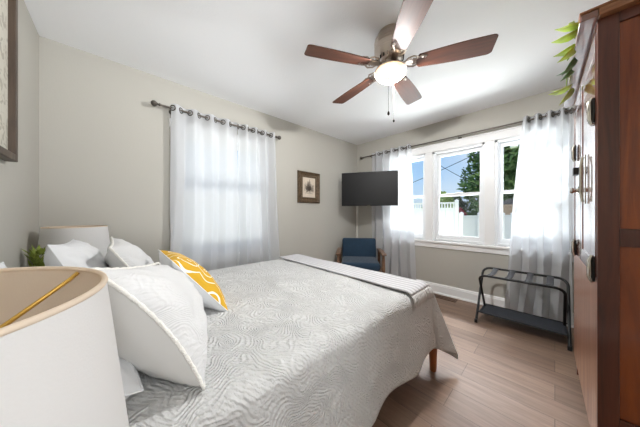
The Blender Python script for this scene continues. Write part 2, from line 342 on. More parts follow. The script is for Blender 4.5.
# windows
AW = (.47, 1.43, .69, 1.99)            # side window x0,x1,z0,z1
BW = (-.12, 1.92, .75, 2.03)           # window wall y0,y1,z0,z1
struct(MB().b2((X0-T, -3.2, -.12), (X1+T, Y1+T, 0)).build('floor', M_floor))
struct(MB().b2((X0-T, -3.2, H), (X1+T, Y1+T, H+.12)).build('ceiling', M_ceil))
struct(MB().b2((X0-T, Y0-T, 0), (X0, Y1+T, H)).build('wall_headboard', M_wall))
w = MB(); w.b2((X0, Y1, 0), (AW[0], Y1+T, H)).b2((AW[1], Y1, 0), (X1+T, Y1+T, H)).b2((AW[0], Y1, 0), (AW[1], Y1+T, AW[2])).b2((AW[0], Y1, AW[3]), (AW[1], Y1+T, H))
struct(w.build('wall_side', M_wall))
w = MB(); w.b2((X1, Y0-T, 0), (X1+T, BW[0], H)).b2((X1, BW[1], 0), (X1+T, Y1, H)).b2((X1, BW[0], 0), (X1+T, BW[1], BW[2])).b2((X1, BW[0], BW[3]), (X1+T, BW[1], H))
struct(w.build('wall_window', M_wall))
w = MB(); w.b2((X0, Y0-T, 0), (DX0, Y0, H)).b2((DX1, Y0-T, 0), (X1, Y0, H)).b2((DX0, Y0-T, DH), (DX1, Y0, H))
struct(w.build('wall_door', M_wall))
w = MB()
for p, q in (((DX0-.07, Y0, 0), (DX0, Y0+.018, DH+.07)), ((DX1, Y0, 0), (DX1+.07, Y0+.018, DH+.07)), ((DX0, Y0, DH), (DX1, Y0+.018, DH+.07))): w.b2(p, q)
struct(w.build('trim_1', M_trim, bevel=.003))
w = MB(); w.b2((X0-T, -3.2, 0), (X0, Y0-T, H)).b2((1.2, -3.2, 0), (1.34, Y0-T, H)).b2((X0, -3.2, 0), (1.2, -3.06, H))
struct(w.build('wall_hallway', M_wall))

def baseboard(name, p, q, nrm):
    # profile: stepped board with rounded top, and a shoe moulding
    p = Vector(p); q = Vector(q); n = Vector(nrm); prof = [(0, 0), (.028, 0), (.028, .012), (.022, .02), (.016, .022), (.016, .112), (.012, .118), (.012, .128), (.006, .138), (0, .14)]
    vs = [tuple(a+n*d+Vector((0, 0, z))) for a in (p, q) for d, z in prof]; k = len(prof)
    fs = [(i, (i+1) % k, k+(i+1) % k, k+i) for i in range(k)]+[tuple(range(k-1, -1, -1)), tuple(range(k, 2*k))]
    struct(MB().add(vs, fs).build(name, M_trim))
baseboard('baseboard_window', (X1, Y0, 0), (X1, Y1, 0), (-1, 0, 0))
baseboard('baseboard_side', (X0, Y1, 0), (X1, Y1, 0), (0, -1, 0))
baseboard('baseboard_headboard', (X0, Y0, 0), (X0, Y1, 0), (1, 0, 0))
baseboard('baseboard_door', (DX1+.07, Y0, 0), (X1, Y0, 0), (0, 1, 0))

def window(idx, a0, a1, z0, z1, M, casing=True):
    """double hung window; local frame: u along wall, v depth into wall (0 = room face), z up; M maps (u,v,z) to world"""
    f = MB(); j = .03
    f.b2((a0, 0, z0), (a0+j, T, z1), M).b2((a1-j, 0, z0), (a1, T, z1), M).b2((a0, 0, z1-j), (a1, T, z1), M).b2((a0, .02, z0), (a1, T+.02, z0+j), M)
    f.b2((a0+j, .03, z0+j), (a0+j+.012, .045, z1-j), M).b2((a1-j-.012, .03, z0+j), (a1-j, .045, z1-j), M)
    root = struct(f.build('window_%d' % idx, M_vinyl, bevel=.002))
    i0, i1 = a0+j, a1-j; zm = (z0+z1)/2+.01; st = .042
    def sash(v0, v1, zl, zh, low):
        s = MB(); s.b2((i0, v0, zl), (i0+st, v1, zh), M).b2((i1-st, v0, zl), (i1, v1, zh), M)
        s.b2((i0+st, v0, zh-(.036 if low else st)), (i1-st, v1, zh), M).b2((i0+st, v0, zl), (i1-st, v1, zl+(.055 if low else .036)), M)
        if low: s.b2(((i0+i1)/2-.03, v0-.012, zh-.008), ((i0+i1)/2+.03, v0+.01, zh+.006), M)
        so_ = s.build('sash', M_vinyl, root, bevel=.003)
        g = MB(); vm = (v0+v1)/2
        g.b2((i0+st-.004, vm-.002, zl+.03), (i1-st+.004, vm+.002, zh-.03), M).build('pane', M_glass, so_)
    sash(.045, .078, z0+j, zm+.018, True); sash(.08, .113, zm-.018, z1-j, False)
    g = MB().b2((i0+.012, .122, z0+j), (i1-.012, .1232, zm), M).build('insect_screen', M_screen, root)
    return root
MA = Matrix(((1, 0, 0, 0), (0, 1, 0, Y1), (0, 0, 1, 0), (0, 0, 0, 1)))
MBm = Matrix(((0, 1, 0, X1), (1, 0, 0, 0), (0, 0, 1, 0), (0, 0, 0, 1)))
window(1, AW[0], AW[1], AW[2], AW[3], MA)
units = [(-.12, .50), (.59, 1.21), (1.30, 1.92)]
for k, (a, b_) in enumerate(units): window(k+2, a, b_, BW[2], BW[3], MBm)
w = MB()
for y in (.50, 1.21): w.b2((X1-.0, y, BW[2]), (X1+T, y+.09, BW[3])); w.b2((X1-.018, y-.005, BW[2]), (X1, y+.095, BW[3]))
w.b2((X1-.02, BW[0]-.095, BW[2]), (X1, BW[0]+.005, BW[3])); w.b2((X1-.02, BW[1]-.005, BW[2]), (X1, BW[1]+.095, BW[3]))
w.b2((X1-.022, BW[0]-.1, BW[3]-.005), (X1, BW[1]+.1, BW[3]+.085)); w.b2((X1-.03, BW[0]-.11, BW[3]+.085), (X1, BW[1]+.11, BW[3]+.1))
struct(w.build('trim_2', M_trim, bevel=.003))
w = MB(); w.b2((X1-.045, BW[0]-.12, BW[2]-.028), (X1+.03, BW[1]+.12, BW[2])); w.b2((X1-.018, BW[0]-.095, BW[2]-.098), (X1, BW[1]+.095, BW[2]-.028))
struct(w.build('trim_3', M_trim, bevel=.004))
w = MB(); w.b2((AW[0]-.08, Y1-.02, AW[2]), (AW[0]+.005, Y1, AW[3])); w.b2((AW[1]-.005, Y1-.02, AW[2]), (AW[1]+.08, Y1, AW[3])); w.b2((AW[0]-.09, Y1-.022, AW[3]-.005), (AW[1]+.09, Y1, AW[3]+.08))
w.b2((AW[0]-.1, Y1-.045, AW[2]-.028), (AW[1]+.1, Y1+.03, AW[2])); w.b2((AW[0]-.08, Y1-.018, AW[2]-.1), (AW[1]+.08, Y1, AW[2]-.028))
struct(w.build('trim_4', M_trim, bevel=.003))
struct(MB().b2((X1-.034, Y1-.034, .14), (X1-.001, Y1-.001, 1.42)).build('trim_5', M_plate, bevel=.008))

# ------------------------------------------------------------ curtains
def rod(label, p, q, group, brackets, wall_n, rr=.0095, cuts=None):
    p = Vector(p); q = Vector(q); d = (q-p).normalized()
    t = thing('curtain_rod', label, 'curtain rod', tuple((p+q)/2))
    L = (p+q)/2; off = lambda v: tuple(Vector(v)-L)
    MB().tube([off(p), off(q)], rr).build('rod', M_rod, t, smooth=40)
    for e, s in ((p, -1), (q, 1)):
        c = Vector(e)-L; R = Vector((0, 0, 1)).rotation_difference(d*s).to_matrix().to_4x4()
        MB().lathe([(.0001, -.004), (.014, -.002), (.014, .006), (.009, .01), (.009, .018), (.02, .028), (.026, .042), (.024, .056), (.012, .068), (.0001, .07)], M=Matrix.Translation(c)@R).build('finial', M_rod, t, smooth=40)
    for s in brackets:
        c = p+(q-p)*s-L; n = Vector(wall_n); dist = .0795
        b_ = MB(); b_.tube([c+n*0+Vector((0, 0, -.012)), c-n*(dist-.004)+Vector((0, 0, -.012))], .005)
        b_.tube([tuple(c+Vector((0, 0, .0))+d*0+(n*math.cos(a)+Vector((0, 0, 1))*math.sin(a))*(rr+.004)) for a in [math.radians(x) for x in range(150, 391, 20)]], .004, 8)
        R = Vector((0, 0, 1)).rotation_difference(n).to_matrix().to_4x4()
        b_.lathe([(.0001, 0), (.022, 0), (.022, .004), (.018, .008), (.0001, .008)], M=Matrix.Translation(c-n*(dist)+Vector((0, 0, -.012)))@R)
        b_.build('bracket', M_rod, t, smooth=40)
    return t
rod('dark pewter curtain rod with ball finials above the side wall window by the bed', (.30, Y1-.08, 2.145), (1.54, Y1-.08, 2.145), None, (.08, .95), (0, -1, 0))
rod('long dark pewter curtain rod spanning the triple window beyond the television', (X1-.08, -.16, 2.155), (X1-.08, 2.37, 2.155), None, (.07, .404, .94), (-1, 0, 0))

def curtain(label, along, base, a0, a1, b0, b1, z1, z0, nrm, waves=4, amp=.028, seed=0, sign=1, ease=1.0, tailamp=1.0):
    """grommet panel: a along the rod at the top (a0..a1), b at the hem; base = fixed coordinate of the rod"""
    o0 = (a0, base) if along == 'X' else (base, a0)
    t = thing('curtain', label, 'curtain', (((a0+a1)/2, base, 0) if along == 'X' else (base, (a0+a1)/2, 0)))
    L = Vector(t.location)
    def P(s, v):
        z = z1+(z0-z1)*v
        top = a0+(a1-a0)*s; bot = b0+(b1-b0)*s; k = v**ease
        a = top+(bot-top)*k
        ph = 2*PI*waves*s
        am = amp*(1+ (tailamp-1)*v)
        nz_ = noise.noise(Vector((s*3+seed, v*2.0, seed)))
        ph2 = ph+1.4*nz_*v*2
        d = am*math.sin(ph2)*sign
        d += .022*v*noise.noise(Vector((s*7, v*1.5, seed+5)))
        a += .35*am*math.sin(2*ph2)*min(1, v*4)*.5 
        if v < .02: pass
        d = max(-.052, min(.07, d))
        x = (a, base+nrm*d) if along == 'X' else (base+nrm*d, a)
        return (x[0]-L.x, x[1]-L.y, z)
    nu = waves*22
    g = MB(); g.grid(P, nu, 60, lambda s, v: (s, v)); g.uv = None
    fab = g.build('fabric', M_sheer, t, smooth=True)
    tp = MB().grid(lambda s, v: tuple(Vector(P(s, v*.028))+Vector((0, -.0015*1 if along == 'X' else 0, 0))+Vector((0 if along == 'X' else -.0015, 0, 0))), nu, 2)
    tp.build('header_band', M_sheer, fab, smooth=True)
    for k in range(waves*2):
        s = (k+.5)/(waves*2) if False else (k+.02+.0)/(waves*2) if k else .018
        c = Vector(P(s, 0)); c.z = 2.145 if along == 'X' else 2.155
        c2_ = (Vector(P(min(1, s+.006), 0))-Vector(P(max(0, s-.006), 0))); c2_.z = 0; c2_.normalize()
        nn = Vector((-c2_.y, c2_.x, 0))
        pts = [c+(c2_*math.cos(a)+Vector((0, 0, 1))*math.sin(a))*.024 for a in [2*PI*i/20 for i in range(20)]]
        MB().tube(pts, .0055, 8, True).build('grommet', M_rod, t, smooth=True)
    return t
curtain('white sheer curtain panel on the side wall rod, nearer the far bedside lamp', 'X', Y1-.08, .385, 1.02, .37, 1.03, 2.185, .03, -1, 4, .026, 1)
curtain('white sheer curtain panel on the side wall rod, next to the small framed picture', 'X', Y1-.08, 1.03, 1.52, 1.02, 1.60, 2.185, .03, -1, 4, .028, 2, -1)
curtain('white sheer curtain panel hanging behind the television and navy armchair', 'Y', X1-.08, 1.49, 2.18, 1.42, 2.20, 2.195, .03, -1, 5, .035, 3, 1, 1, 1.15)
curtain('white curtain panel gathered at the window behind the luggage rack', 'Y', X1-.08, -.12, .235, -.12, .40, 2.195, .045, -1, 4, .04, 4, -1, .8, 1.3)

# ------------------------------------------------------------ bed
BX0, BX1, BY0, BY1, BZ = -.38, 1.66, .63, 2.15, .615
bed = thing('bed', 'queen bed on short wooden legs, mostly hidden beneath the white coverlet', 'bed', ((BX0+BX1)/2, (BY0+BY1)/2, 0))
bl = Vector(bed.location)
def lb(*p): return tuple(Vector(p)-bl)
MB().b2(lb(BX0, BY0, .30), lb(BX1, BY1, BZ-.012)).build('mattress', M_matt, bed, bevel=.05, seg=4, smooth=True)
MB().b2(lb(BX0+.01, BY0+.01, .20), lb(BX1+.02, BY1-.01, .298)).build('frame', W_leg, bed, bevel=.006)
for x, y in ((BX0+.06, BY0+.03), (BX1+.03, BY0-.025), (BX0+.06, BY1-.03), (BX1+.03, BY1-.01)):
    c = lb(x, y, 0)
    MB().lathe([(.022, 0), (.030, .19), (.030, .21)], c, 16).build('leg', W_leg, bed, smooth=40)

def drape(name, m, x0, x1, y0, y1, z, dropn, dropf, dropfoot, label, cat, thick=.0, puff=.0, headflat=True, nu=170, nv=230, ruffle=1.0, er=.05):
    """coverlet lying over the bed: arc-length parametrised in both directions"""
    Ly = y1-y0; Lx = x1-x0
    tot_u = dropn+Ly+dropf; tot_v = Lx+dropfoot
    def prof(d):
        # d = distance beyond the edge -> (outward, down), rounded with radius er
        if d <= 0: return 0, 0
        q = er*PI/2
        if d < q: a = d/er; return er*math.sin(a), er*(1-math.cos(a))
        e_ = d-q; return er+e_*.10, er+e_*.985
    def P(s, v):
        u = -dropn+tot_u*s; w_ = tot_v*v
        du = -u-er*.0 if u < 0 else (u-Ly if u > Ly else 0); sy = -1 if u < 0 else 1
        dv = max(0, w_-Lx)
        bx = x0+min(w_, Lx); by = y0+min(max(u, 0), Ly)
        ou, dn = prof(du); ov, dn2 = prof(dv)
        zz = z-(dn if dn > dn2 else dn2)
        x = bx+ov; y = by+sy*ou
        if du > 0 and dv > 0:
            r = math.hypot(du, dv); ang = math.atan2(dv, du); mn = min(du, dv)
            o_, d_ = prof(max(du, dv)+.22*mn)
            sp = o_+.30*mn*math.sin(2*ang)
            x = bx+sp*math.sin(ang)**.8*1.0; y = by+sy*sp*max(0, math.cos(ang))**.8; zz = z-d_*(1-.04*math.sin(2*ang))
        elif du > 0 or dv > 0:
            d = max(du, dv); al = w_ if du > 0 else u
            k = min(1, d/.35)**1.4*ruffle
            f_ = .016*math.sin(al*13+2*noise.noise(Vector((al*1.3, 0, 2))))+.02*noise.noise(Vector((al*5, d*2, 4)))
            hem = .02*noise.noise(Vector((al*4, 7, 1)))*k
            if du > 0: y += sy*f_*k
            else: x += f_*k
            zz += hem
        flat = (1 if du <= 0 and dv <= 0 else 0)
        zz += (.006*noise.noise(Vector((x*3.2, y*3.2, 1)))+.003*noise.noise(Vector((x*11, y*9, 3))))*flat+thick
        zz += puff*(1-((2*(by-y0)/Ly-1)**4))*flat
        return (x, y, zz)
    g = MB(); g.grid(P, nu, nv, lambda s, v: (tot_u*s, tot_v*v))
    o_ = g.build(name, m, None, smooth=True); tag(o_, label, cat); return o_, P
quilt, QP = drape('coverlet', M_quilt, -.30, 1.63, .655, 2.125, .625, .46, .44, .50, 'white textured coverlet with swirl pattern draped over the bed', 'coverlet', puff=.008)
qm = quilt.modifiers.new('solid', 'SOLIDIFY'); qm.thickness = .006; qm.offset = 1

# throw across the foot
def throwP(s, v):
    x = 1.345+.295*s+.006*noise.noise(Vector((v*4, s*2, 9)))
    y = .607+1.52*v
    z = .643
    if y < .655:
        a = (.655-y)/.05; z = .643-.05*(1-math.cos(min(a, PI/2)))-max(0, a-PI/2)*.05; y = .655-.055*math.sin(min(a, PI/2))
    z += .006*noise.noise(Vector((x*6, y*3, 2)))+.004
    if s > .9: z -= (s-.9)*.12
    return (x, y, z)
thr = thing('throw_blanket', 'folded pale grey striped throw with fringed ends across the foot of the bed', 'throw blanket', (1.5, 1.35, .66))
tl = Vector(thr.location)
g = MB(); g.grid(lambda s, v: tuple(Vector(throwP(s, v))-tl), 24, 90, lambda s, v: (s*.3, v*1.57)); g.build('cloth', M_throw, thr, smooth=True, solid=.009)
fr = MB()
for k in range(46):
    s = (k+.5)/46; p = Vector(throwP(s, 0)); a = random.uniform(-.02, .02)
    pts = [p+Vector((0, .006, .003)), p+Vector((a*.3, -.012, -.010)), p+Vector((a*.7, -.022, -.032)), p+Vector((a, -.026, -.062-.014*random.random()))]
    fr.tube([q-tl for q in pts], .0032, 6)
fr.build('fringe', M_fringe, thr, smooth=True)

# ------------------------------------------------------------ pillows
def pillow(name, label, cat, c, up, w, h, th, mf, mb, group=None, seed=0, trim=None, roll=0, yaw=0, sag=0, wr=.012, n=44, taper=0, bend=0, asym=0):
    up = Vector(up).normalized(); side = Vector((0, 1, 0))
    if yaw: R = Matrix.Rotation(math.radians(yaw), 3, 'Z'); up = R@up; side = R@side
    nrm = side.cross(up).normalized()
    if roll: R = Matrix.Rotation(math.radians(roll), 3, nrm); up = R@up; side = R@side
    t = thing(name, label, cat, c, 0, group)
    def edge(u, v):
        x = u*w/2*(1-.075*(1-v*v)); y = v*h/2*(1-.075*(1-u*u)); y -= (y+h/2)*taper*(u+1)/2; return x, y
    def S_(sgn):
        def f(a, b_):
            u = 2*a-1; v = 2*b_-1; x, y = edge(u, v)
            prof = max(0, (1-abs(u)**2.6)*(1-abs(v)**2.6))**.55
            tt = th/2*prof*(1-sgn*asym)
            e = min(1, prof*1.6)
            tt += wr*e*noise.noise(Vector((u*1.8+seed, v*1.8, sgn*2+seed)))+wr*.5*e*noise.noise(Vector((u*5+seed, v*4.2+u*2, sgn*3)))
            # radiating corner creases
            for cu, cv in ((1, 1), (-1, 1), (1, -1), (-1, -1)):
                dd = math.hypot(u-cu, v-cv)
                if dd < .9: tt += wr*.5*(1-dd/.9)*e*math.sin(math.atan2(v-cv, u-cu)*11)
            y -= sag*(1-v)*(prof)
            return tuple(side*x+up*y+nrm*(sgn*max(tt, 0)+bend*(1-v*v)))
        return f
    g = MB(); g.grid(S_(1), n, n, lambda a, b_: (a*w+seed, b_*h)); fo = g.build('front_panel', mf, t, smooth=True)
    g = MB(); g.grid(lambda a, b_: S_(-1)(1-a, b_), n, n, lambda a, b_: (a*w, b_*h)); g.build('back_panel', mb, t, smooth=True)
    # seam / trim
    pts = []
    m_ = 40
    for k in range(m_): pts.append(edge(-1+2*k/m_, -1))
    for k in range(m_): pts.append(edge(1, -1+2*k/m_))
    for k in range(m_): pts.append(edge(1-2*k/m_, 1))
    for k in range(m_): pts.append(edge(-1, 1-2*k/m_))
    if trim:
        P3 = []
        rr = []
        for i, (x, y) in enumerate(pts):
            P3.append(side*x+up*y+nrm*bend*(1-(2*y/h)**2))
            rr.append(.0035+.0028*abs(math.sin(i*1.05)))
        MB().tube(P3, rr, 8, True).build('trim', trim, t, smooth=True)
    else:
        MB().tube([side*x+up*y for x, y in pts], .003, 6, True).build('seam', mb, t, smooth=True)
    return t
G1 = 'sleeping pillows in white cases'
pillow('pillow', 'white pillow lying flat beneath the nearer quilted sham', 'pillow', (-.16, 1.03, .70), (-1, 0, .03), .64, .42, .15, M_cotton, M_cotton, seed=3, wr=.02)
pillow('pillow', 'white pillow propped on edge behind the nearer lampshade', 'pillow', (-.25, 1.06, .80), (-.30, 0, .95), .62, .34, .12, M_cotton, M_cotton, seed=5, wr=.015)
pillow('pillow', 'puffy white pillow propped against the wall beside the far lampshade', 'pillow', (-.115, 1.68, .815), (-.40, 0, .92), .60, .40, .18, M_cotton, M_cotton, seed=8, wr=.025, roll=-3)
pillow('pillow_sham', 'large quilted white sham with scalloped trim, propped nearest the camera', 'pillow', (.122, 1.0, .825), (-.53, 0, .85), .60, .44, .25, M_sham, M_cottonB, yaw=-10, taper=.32, seed=11, bend=.022, asym=.38, trim=M_trimlace, wr=.014)
pillow('pillow_sham', 'quilted white sham behind the yellow cushion, toward the curtained side window', 'pillow', (.09, 1.75, .80), (-.53, 0, .85), .62, .42, .17, M_sham, M_cottonB, seed=14, trim=M_trimlace, wr=.014)
pillow('throw_pillow', 'yellow cushion with white swirl lines and plain white back', 'cushion', (.305, 1.365, .778), (-.63, 0, .77), .42, .39, .15, M_yellow, M_cotton, seed=20, wr=.006)

# ------------------------------------------------------------ nightstands and lamps
def nightstand(label, x0, x1, y0, y1, h=.58):
    t = thing('nightstand', label, 'nightstand', ((x0+x1)/2, (y0+y1)/2, 0), group='bedside nightstands')
    a, b_ = (x1-x0)/2, (y1-y0)/2
    MB().b2((-a, -b_, h-.025), (a, b_, h)).build('top', W_night, t, bevel=.004)
    MB().b2((-a+.01, -b_+.01, .22), (a-.015, b_-.01, h-.025)).build('body', W_night, t, bevel=.003)
    d = MB().b2((a-.015, -b_+.025, .25), (a, b_-.025, h-.05)).build('drawer', W_night, t, bevel=.003)
    MB().lathe([(.0001, .022), (.012, .02), (.014, .012), (.006, .006), (.006, 0)], M=Matrix.Translation((a, 0, .39))@Matrix.Rotation(PI/2, 4, 'Y')).build('knob', M_gold, d, smooth=40)
    for sx_ in (-1, 1):
        for sy_ in (-1, 1): MB().lathe([(.012, 0), (.02, .22)], (sx_*(a-.04), sy_*(b_-.04), 0), 12).build('leg', W_night, t, smooth=40)
    return t
nightstand('wooden nightstand beneath the nearer bedside lamp', -.405, -.02, .16, .53)
nightstand('wooden nightstand in the corner beneath the far bedside lamp', -.405, -.02, 2.2, 2.53)

def lamp(label, x, y, zt=1.06, z0=.58, r0=.168, r1=.196, hs=.26):
    t = thing('table_lamp', label, 'lamp', (x, y, z0))
    h = zt-z0
    MB().lathe([(.0001, 0), (.065, 0), (.068, .008), (.06, .014), (.035, .022), (.05, .05), (.062, .09), (.055, .13), (.03, .17), (.016, .19), (.014, .21), (.0001, .21)], n=32).build('base', M_ceramic, t, smooth=50)
    MB().lathe([(.007, .205), (.007, .24), (.018, .242), (.018, .29), (.0001, .29)], n=16).build('socket', M_gold, t, smooth=40)
    zb = h-hs
    s = MB(); s.lathe([(r1, zb), (r0, h)], n=96); s.f = [f for f in s.f if len(f) == 4]
    sh = s.build('shade', M_shade, t, smooth=True)
    s = MB(); s.lathe([(r1-.003, zb), (r0-.003, h)], n=96); s.f = [f for f in s.f if len(f) == 4]
    s.build('lining', M_shade_in, sh, smooth=True)
    MB().tube(ring((0, 0, h), r0-.0015, 96), .003, 8, True).build('rim', M_shade_in, sh, smooth=True)
    MB().tube(ring((0, 0, zb), r1-.0015, 96), .003, 8, True).build('rim', M_shade_in, sh, smooth=True)
    sp = MB()
    for k in range(3):
        a = math.radians(33+120*k); sp.tube([((r0-.004)*math.cos(a), (r0-.004)*math.sin(a), h-.004), ((r0*.92)*math.cos(a), (r0*.92)*math.sin(a), h-.012), (.02*math.cos(a), .02*math.sin(a), h-.10)], .0026, 8)
    sp.tube(ring((0, 0, h-.10), .02, 24), .003, 8, True); sp.build('spider', M_gold, sh, smooth=True)
    hp = MB(); hp.tube([(0, -.018, .245), (0, -.045, .28), (0, -.045, .34), (0, -.012, h-.099), (0, .012, h-.099), (0, .045, .34), (0, .045, .28), (0, .018, .245)], .002, 8)
    hp.build('harp', M_gold, t, smooth=True)
    MB().lathe([(.0001, h-.105), (.009, h-.103), (.006, h-.09), (.01, h-.082), (.0001, h-.072)], n=16).build('finial', M_gold, t, smooth=40)
    return t
lamp('table lamp with large white drum shade, its open rim close to the camera', -.176, .362, 1.062)
lamp('table lamp with white drum shade in the corner beyond the pillows', -.205, 2.335, 1.045, r0=.160, r1=.186)
# small greenery on the far nightstand, between pillow and shade
gp = thing('potted_plant', 'small yellow-green plant tucked between the far lampshade and the pillows', 'plant', (-.33, 2.06, .58))
gp.location = (-.345, 2.13, .58); gp.scale = (1, 1, .94)
MB().lathe([(.0001, 0), (.03, 0), (.04, .22), (.036, .22), (.034, .2), (.0001, .2)], n=20).build('pot', M_ceramic, gp, smooth=40)
g = MB()
for k in range(90):
    a = random.uniform(0, 2*PI); r = random.uniform(.0, .05); l = random.uniform(.05, .12); tl_ = random.uniform(.2, 1.0)
    p = Vector((r*.5*math.cos(a), r*.5*math.sin(a), .21+random.uniform(0, .13))); d = Vector((math.cos(a)*tl_, math.sin(a)*tl_, 1.0)).normalized(); sd_ = d.cross(Vector((0, 0, 1))).normalized()*.010
    l *= .6
    g.add([p, p+d*l*.5+sd_, p+d*l, p+d*l*.5-sd_], [(0, 1, 2, 3)])
g.build('foliage', M_fern, gp, solid=.0008)

# ------------------------------------------------------------ pictures on the walls
pf = thing('framed_picture', 'large wall art in a dark brown frame on the headboard wall', 'framed picture', (X0, 1.2, 1.403))
def frame(m, y0, y1, z0, z1, wd, dp):  # in wall_headboard plane
    m.b2((0, y0, z0), (dp, y0+wd, z1)).b2((0, y1-wd, z0), (dp, y1, z1)).b2((0, y0+wd, z0), (dp, y1-wd, z0+wd)).b2((0, y0+wd, z1-wd), (dp, y1-wd, z1)); return m
frame(MB(), -.687, .687, 0, .93, .035, .042).build('frame', W_frame, pf, bevel=.003)
MB().b2((.002, -.66, .03), (.018, .66, .90)).build('print', M_art, pf)

ep = thing('framed_picture', 'small etching in an ornate antique frame on the side wall beside the curtains', 'framed picture', (2.157, Y1, 1.535))
m = MB(); wd = .10; a = .215; h = .235
def mitre(m, a, h, wd, prof):
    # mitred frame with a moulded profile (inset, projection)
    for (i, (c0, c1)) in enumerate((((-a, -h), (a, -h)), ((a, -h), (a, h)), ((a, h), (-a, h)), ((-a, h), (-a, -h)))):
        d = Vector((c1[0]-c0[0], c1[1]-c0[1])); d.normalize(); nin = Vector((-d.y, d.x)); vs = []
        for c, s in ((c0, 1), (c1, -1)):
            for ins, pr in prof:
                q = Vector(c)+nin*ins+d*ins*s; vs.append((q.x, -pr, q.y))
        k = len(prof); m.add(vs, [(j, j+1, k+j+1, k+j) for j in range(k-1)])
    return m
mitre(m, a, h, wd, [(0, 0), (0, .02), (.008, .034), (.02, .038), (.03, .03), (.045, .022), (.06, .02), (.07, .026), (.078, .024), (.082, .012)]).build('frame', M_ornate, ep, smooth=30)
be = MB()
for k in range(36):
    for (u0, v0, u1, v1) in ((-.2, -.22, .2, -.22), (-.2, .22, .2, .22), (-.2, -.22, -.2, .22), (.2, -.22, .2, .22)):
        s = (k+.5)/36; be.lathe([(.0001, -.0045), (.005, 0), (.0001, .0045)], (u0+(u1-u0)*s, -.038, v0+(v1-v0)*s), 6)
be.build('beading', M_ornate, ep)
MB().b2((-.14, -.010, -.16), (.14, -.002, .16)).build('liner', M_mat_board, ep)
pr = MB().b2((-.12, -.014, -.148), (.12, -.0105, .148)).build('print', M_paper, ep)
ink = MB()
for k in range(110):
    x = random.gauss(0, .055); hgt = random.uniform(.02, .09)*(1.8-abs(x)*9) ; hgt = max(.006, hgt); z = random.uniform(-.075, -.02)
    ink.box((max(-.085, min(.09, x)), -.0147, z+hgt/2), (random.uniform(.001, .005), .001, hgt))
for k in range(50): ink.box((random.uniform(-.07, .07), -.0147, random.uniform(-.10, -.06)), (random.uniform(.004, .02), .001, random.uniform(.001, .004)))
for x, z in ((-.06, .05), (-.02, .085), (.025, .06), (.062, .03)): ink.add([(x-.007, -.0147, z-.09), (x+.007, -.0147, z-.09), (x, -.0147, z)], [(0, 1, 2)])
ink.build('drawing', M_ink, pr)

# ------------------------------------------------------------ television
tv = thing('television', 'black flat-screen television on a wall arm in the corner above the armchair', 'television', (2.855, 1.955, 1.52), math.atan2(-.862, .507))
# local X along screen width, local -Y ... screen faces local -Y side towards the camera
MB().b2((-.425, -.012, -.262), (.425, .035, .262)).build('housing', M_tvb, tv, bevel=.006)
MB().b2((-.417, -.0145, -.248), (.417, -.0115, .254)).build('screen', M_tvs, tv, bevel=.001)
MB().b2((-.02, -.0135, -.258), (.02, -.0118, -.252)).build('badge', M_chrome, tv)
MB().b2((-.25, .035, -.16), (.25, .06, .12)).build('rear_shell', M_tvb, tv, bevel=.012)
R_ = Matrix.Rotation(-tv.rotation_euler.z, 4, 'Z')@Matrix.Translation(-Vector(tv.location))
ar = MB()
pw = R_@Vector((3.0, Y1-.022, 1.5)); pe = R_@Vector((3.06, 2.30, 1.5)); pt = Vector((0, .075, -.02))
ar.b2((-.11, .06, -.11), (.11, .072, .09))
ar.tube([tuple(pt), tuple(pe)], .014, 10); ar.tube([tuple(pe), tuple(pw)], .014, 10)
ar.tube([tuple(pe+Vector((0, 0, -.03))), tuple(pe+Vector((0, 0, .03)))], .02, 12)
ar.build('wall_arm', M_mount, tv, smooth=40)
wp = MB(); wp.b2((2.95, Y1-.014, 1.40), (3.05, Y1-.001, 1.60), R_); wp.build('wall_plate', M_mount, tv)

# ------------------------------------------------------------ armchair
ch = thing('armchair', 'navy blue upholstered armchair with wooden arms in the corner below the television', 'armchair', (2.83, 2.11, 0), -math.radians(50.7)); ch.scale = (1.04, 1.0, .945)
def cushion(name, c, d, M, mt, pr=.03):
    g = MB(); g.box(c, d, M); o_ = g.build(name, mt, ch, smooth=True, bevel=pr, seg=5); return o_
Mb = Matrix.Translation((0, .25, .545))@Matrix.Rotation(math.radians(-13), 4, 'X')
cushion('backrest', (0, 0, 0), (.54, .11, .44), Mb, M_navy, .035)
cushion('seat', (0, -.04, .385), (.54, .56, .13), None, M_navy, .045)
fr = MB(); fr.b2((-.27, -.30, .27), (.27, -.27, .32)).b2((-.27, .22, .27), (.27, .25, .32)).b2((-.285, -.3, .27), (-.255, .25, .32)).b2((.255, -.3, .27), (.285, .25, .32))
fr.build('seat_frame', W_chair, ch, bevel=.004)
for s in (-1, 1):
    x = s*.315
    poly = [(-.33, .0), (-.30, .012), (.0, .018), (.27, .0), (.27, -.028), (0, -.014), (-.30, -.022), (-.33, -.016)]
    Mx = Matrix(((0, 0, 1, x-.032), (1, 0, 0, 0), (0, 1, 0, .585), (0, 0, 0, 1)))
    MB().prism(poly, 0, .064, Mx).build('armrest', W_chair, ch, bevel=.006)
    MB().tube([(x*1.0, -.30, 0), (x, -.27, .30), (x, -.26, .575)], [.014, .022, .018], 10).build('leg', W_chair, ch, smooth=40)
    MB().tube([(x*1.0, .36, 0), (x, .27, .30), (x, .24, .585)], [.014, .022, .018], 10).build('leg', W_chair, ch, smooth=40)
    MB().tube([(x, -.27, .3), (x, .26, .3)], .014, 8).build('stretcher', W_chair, ch, smooth=40)

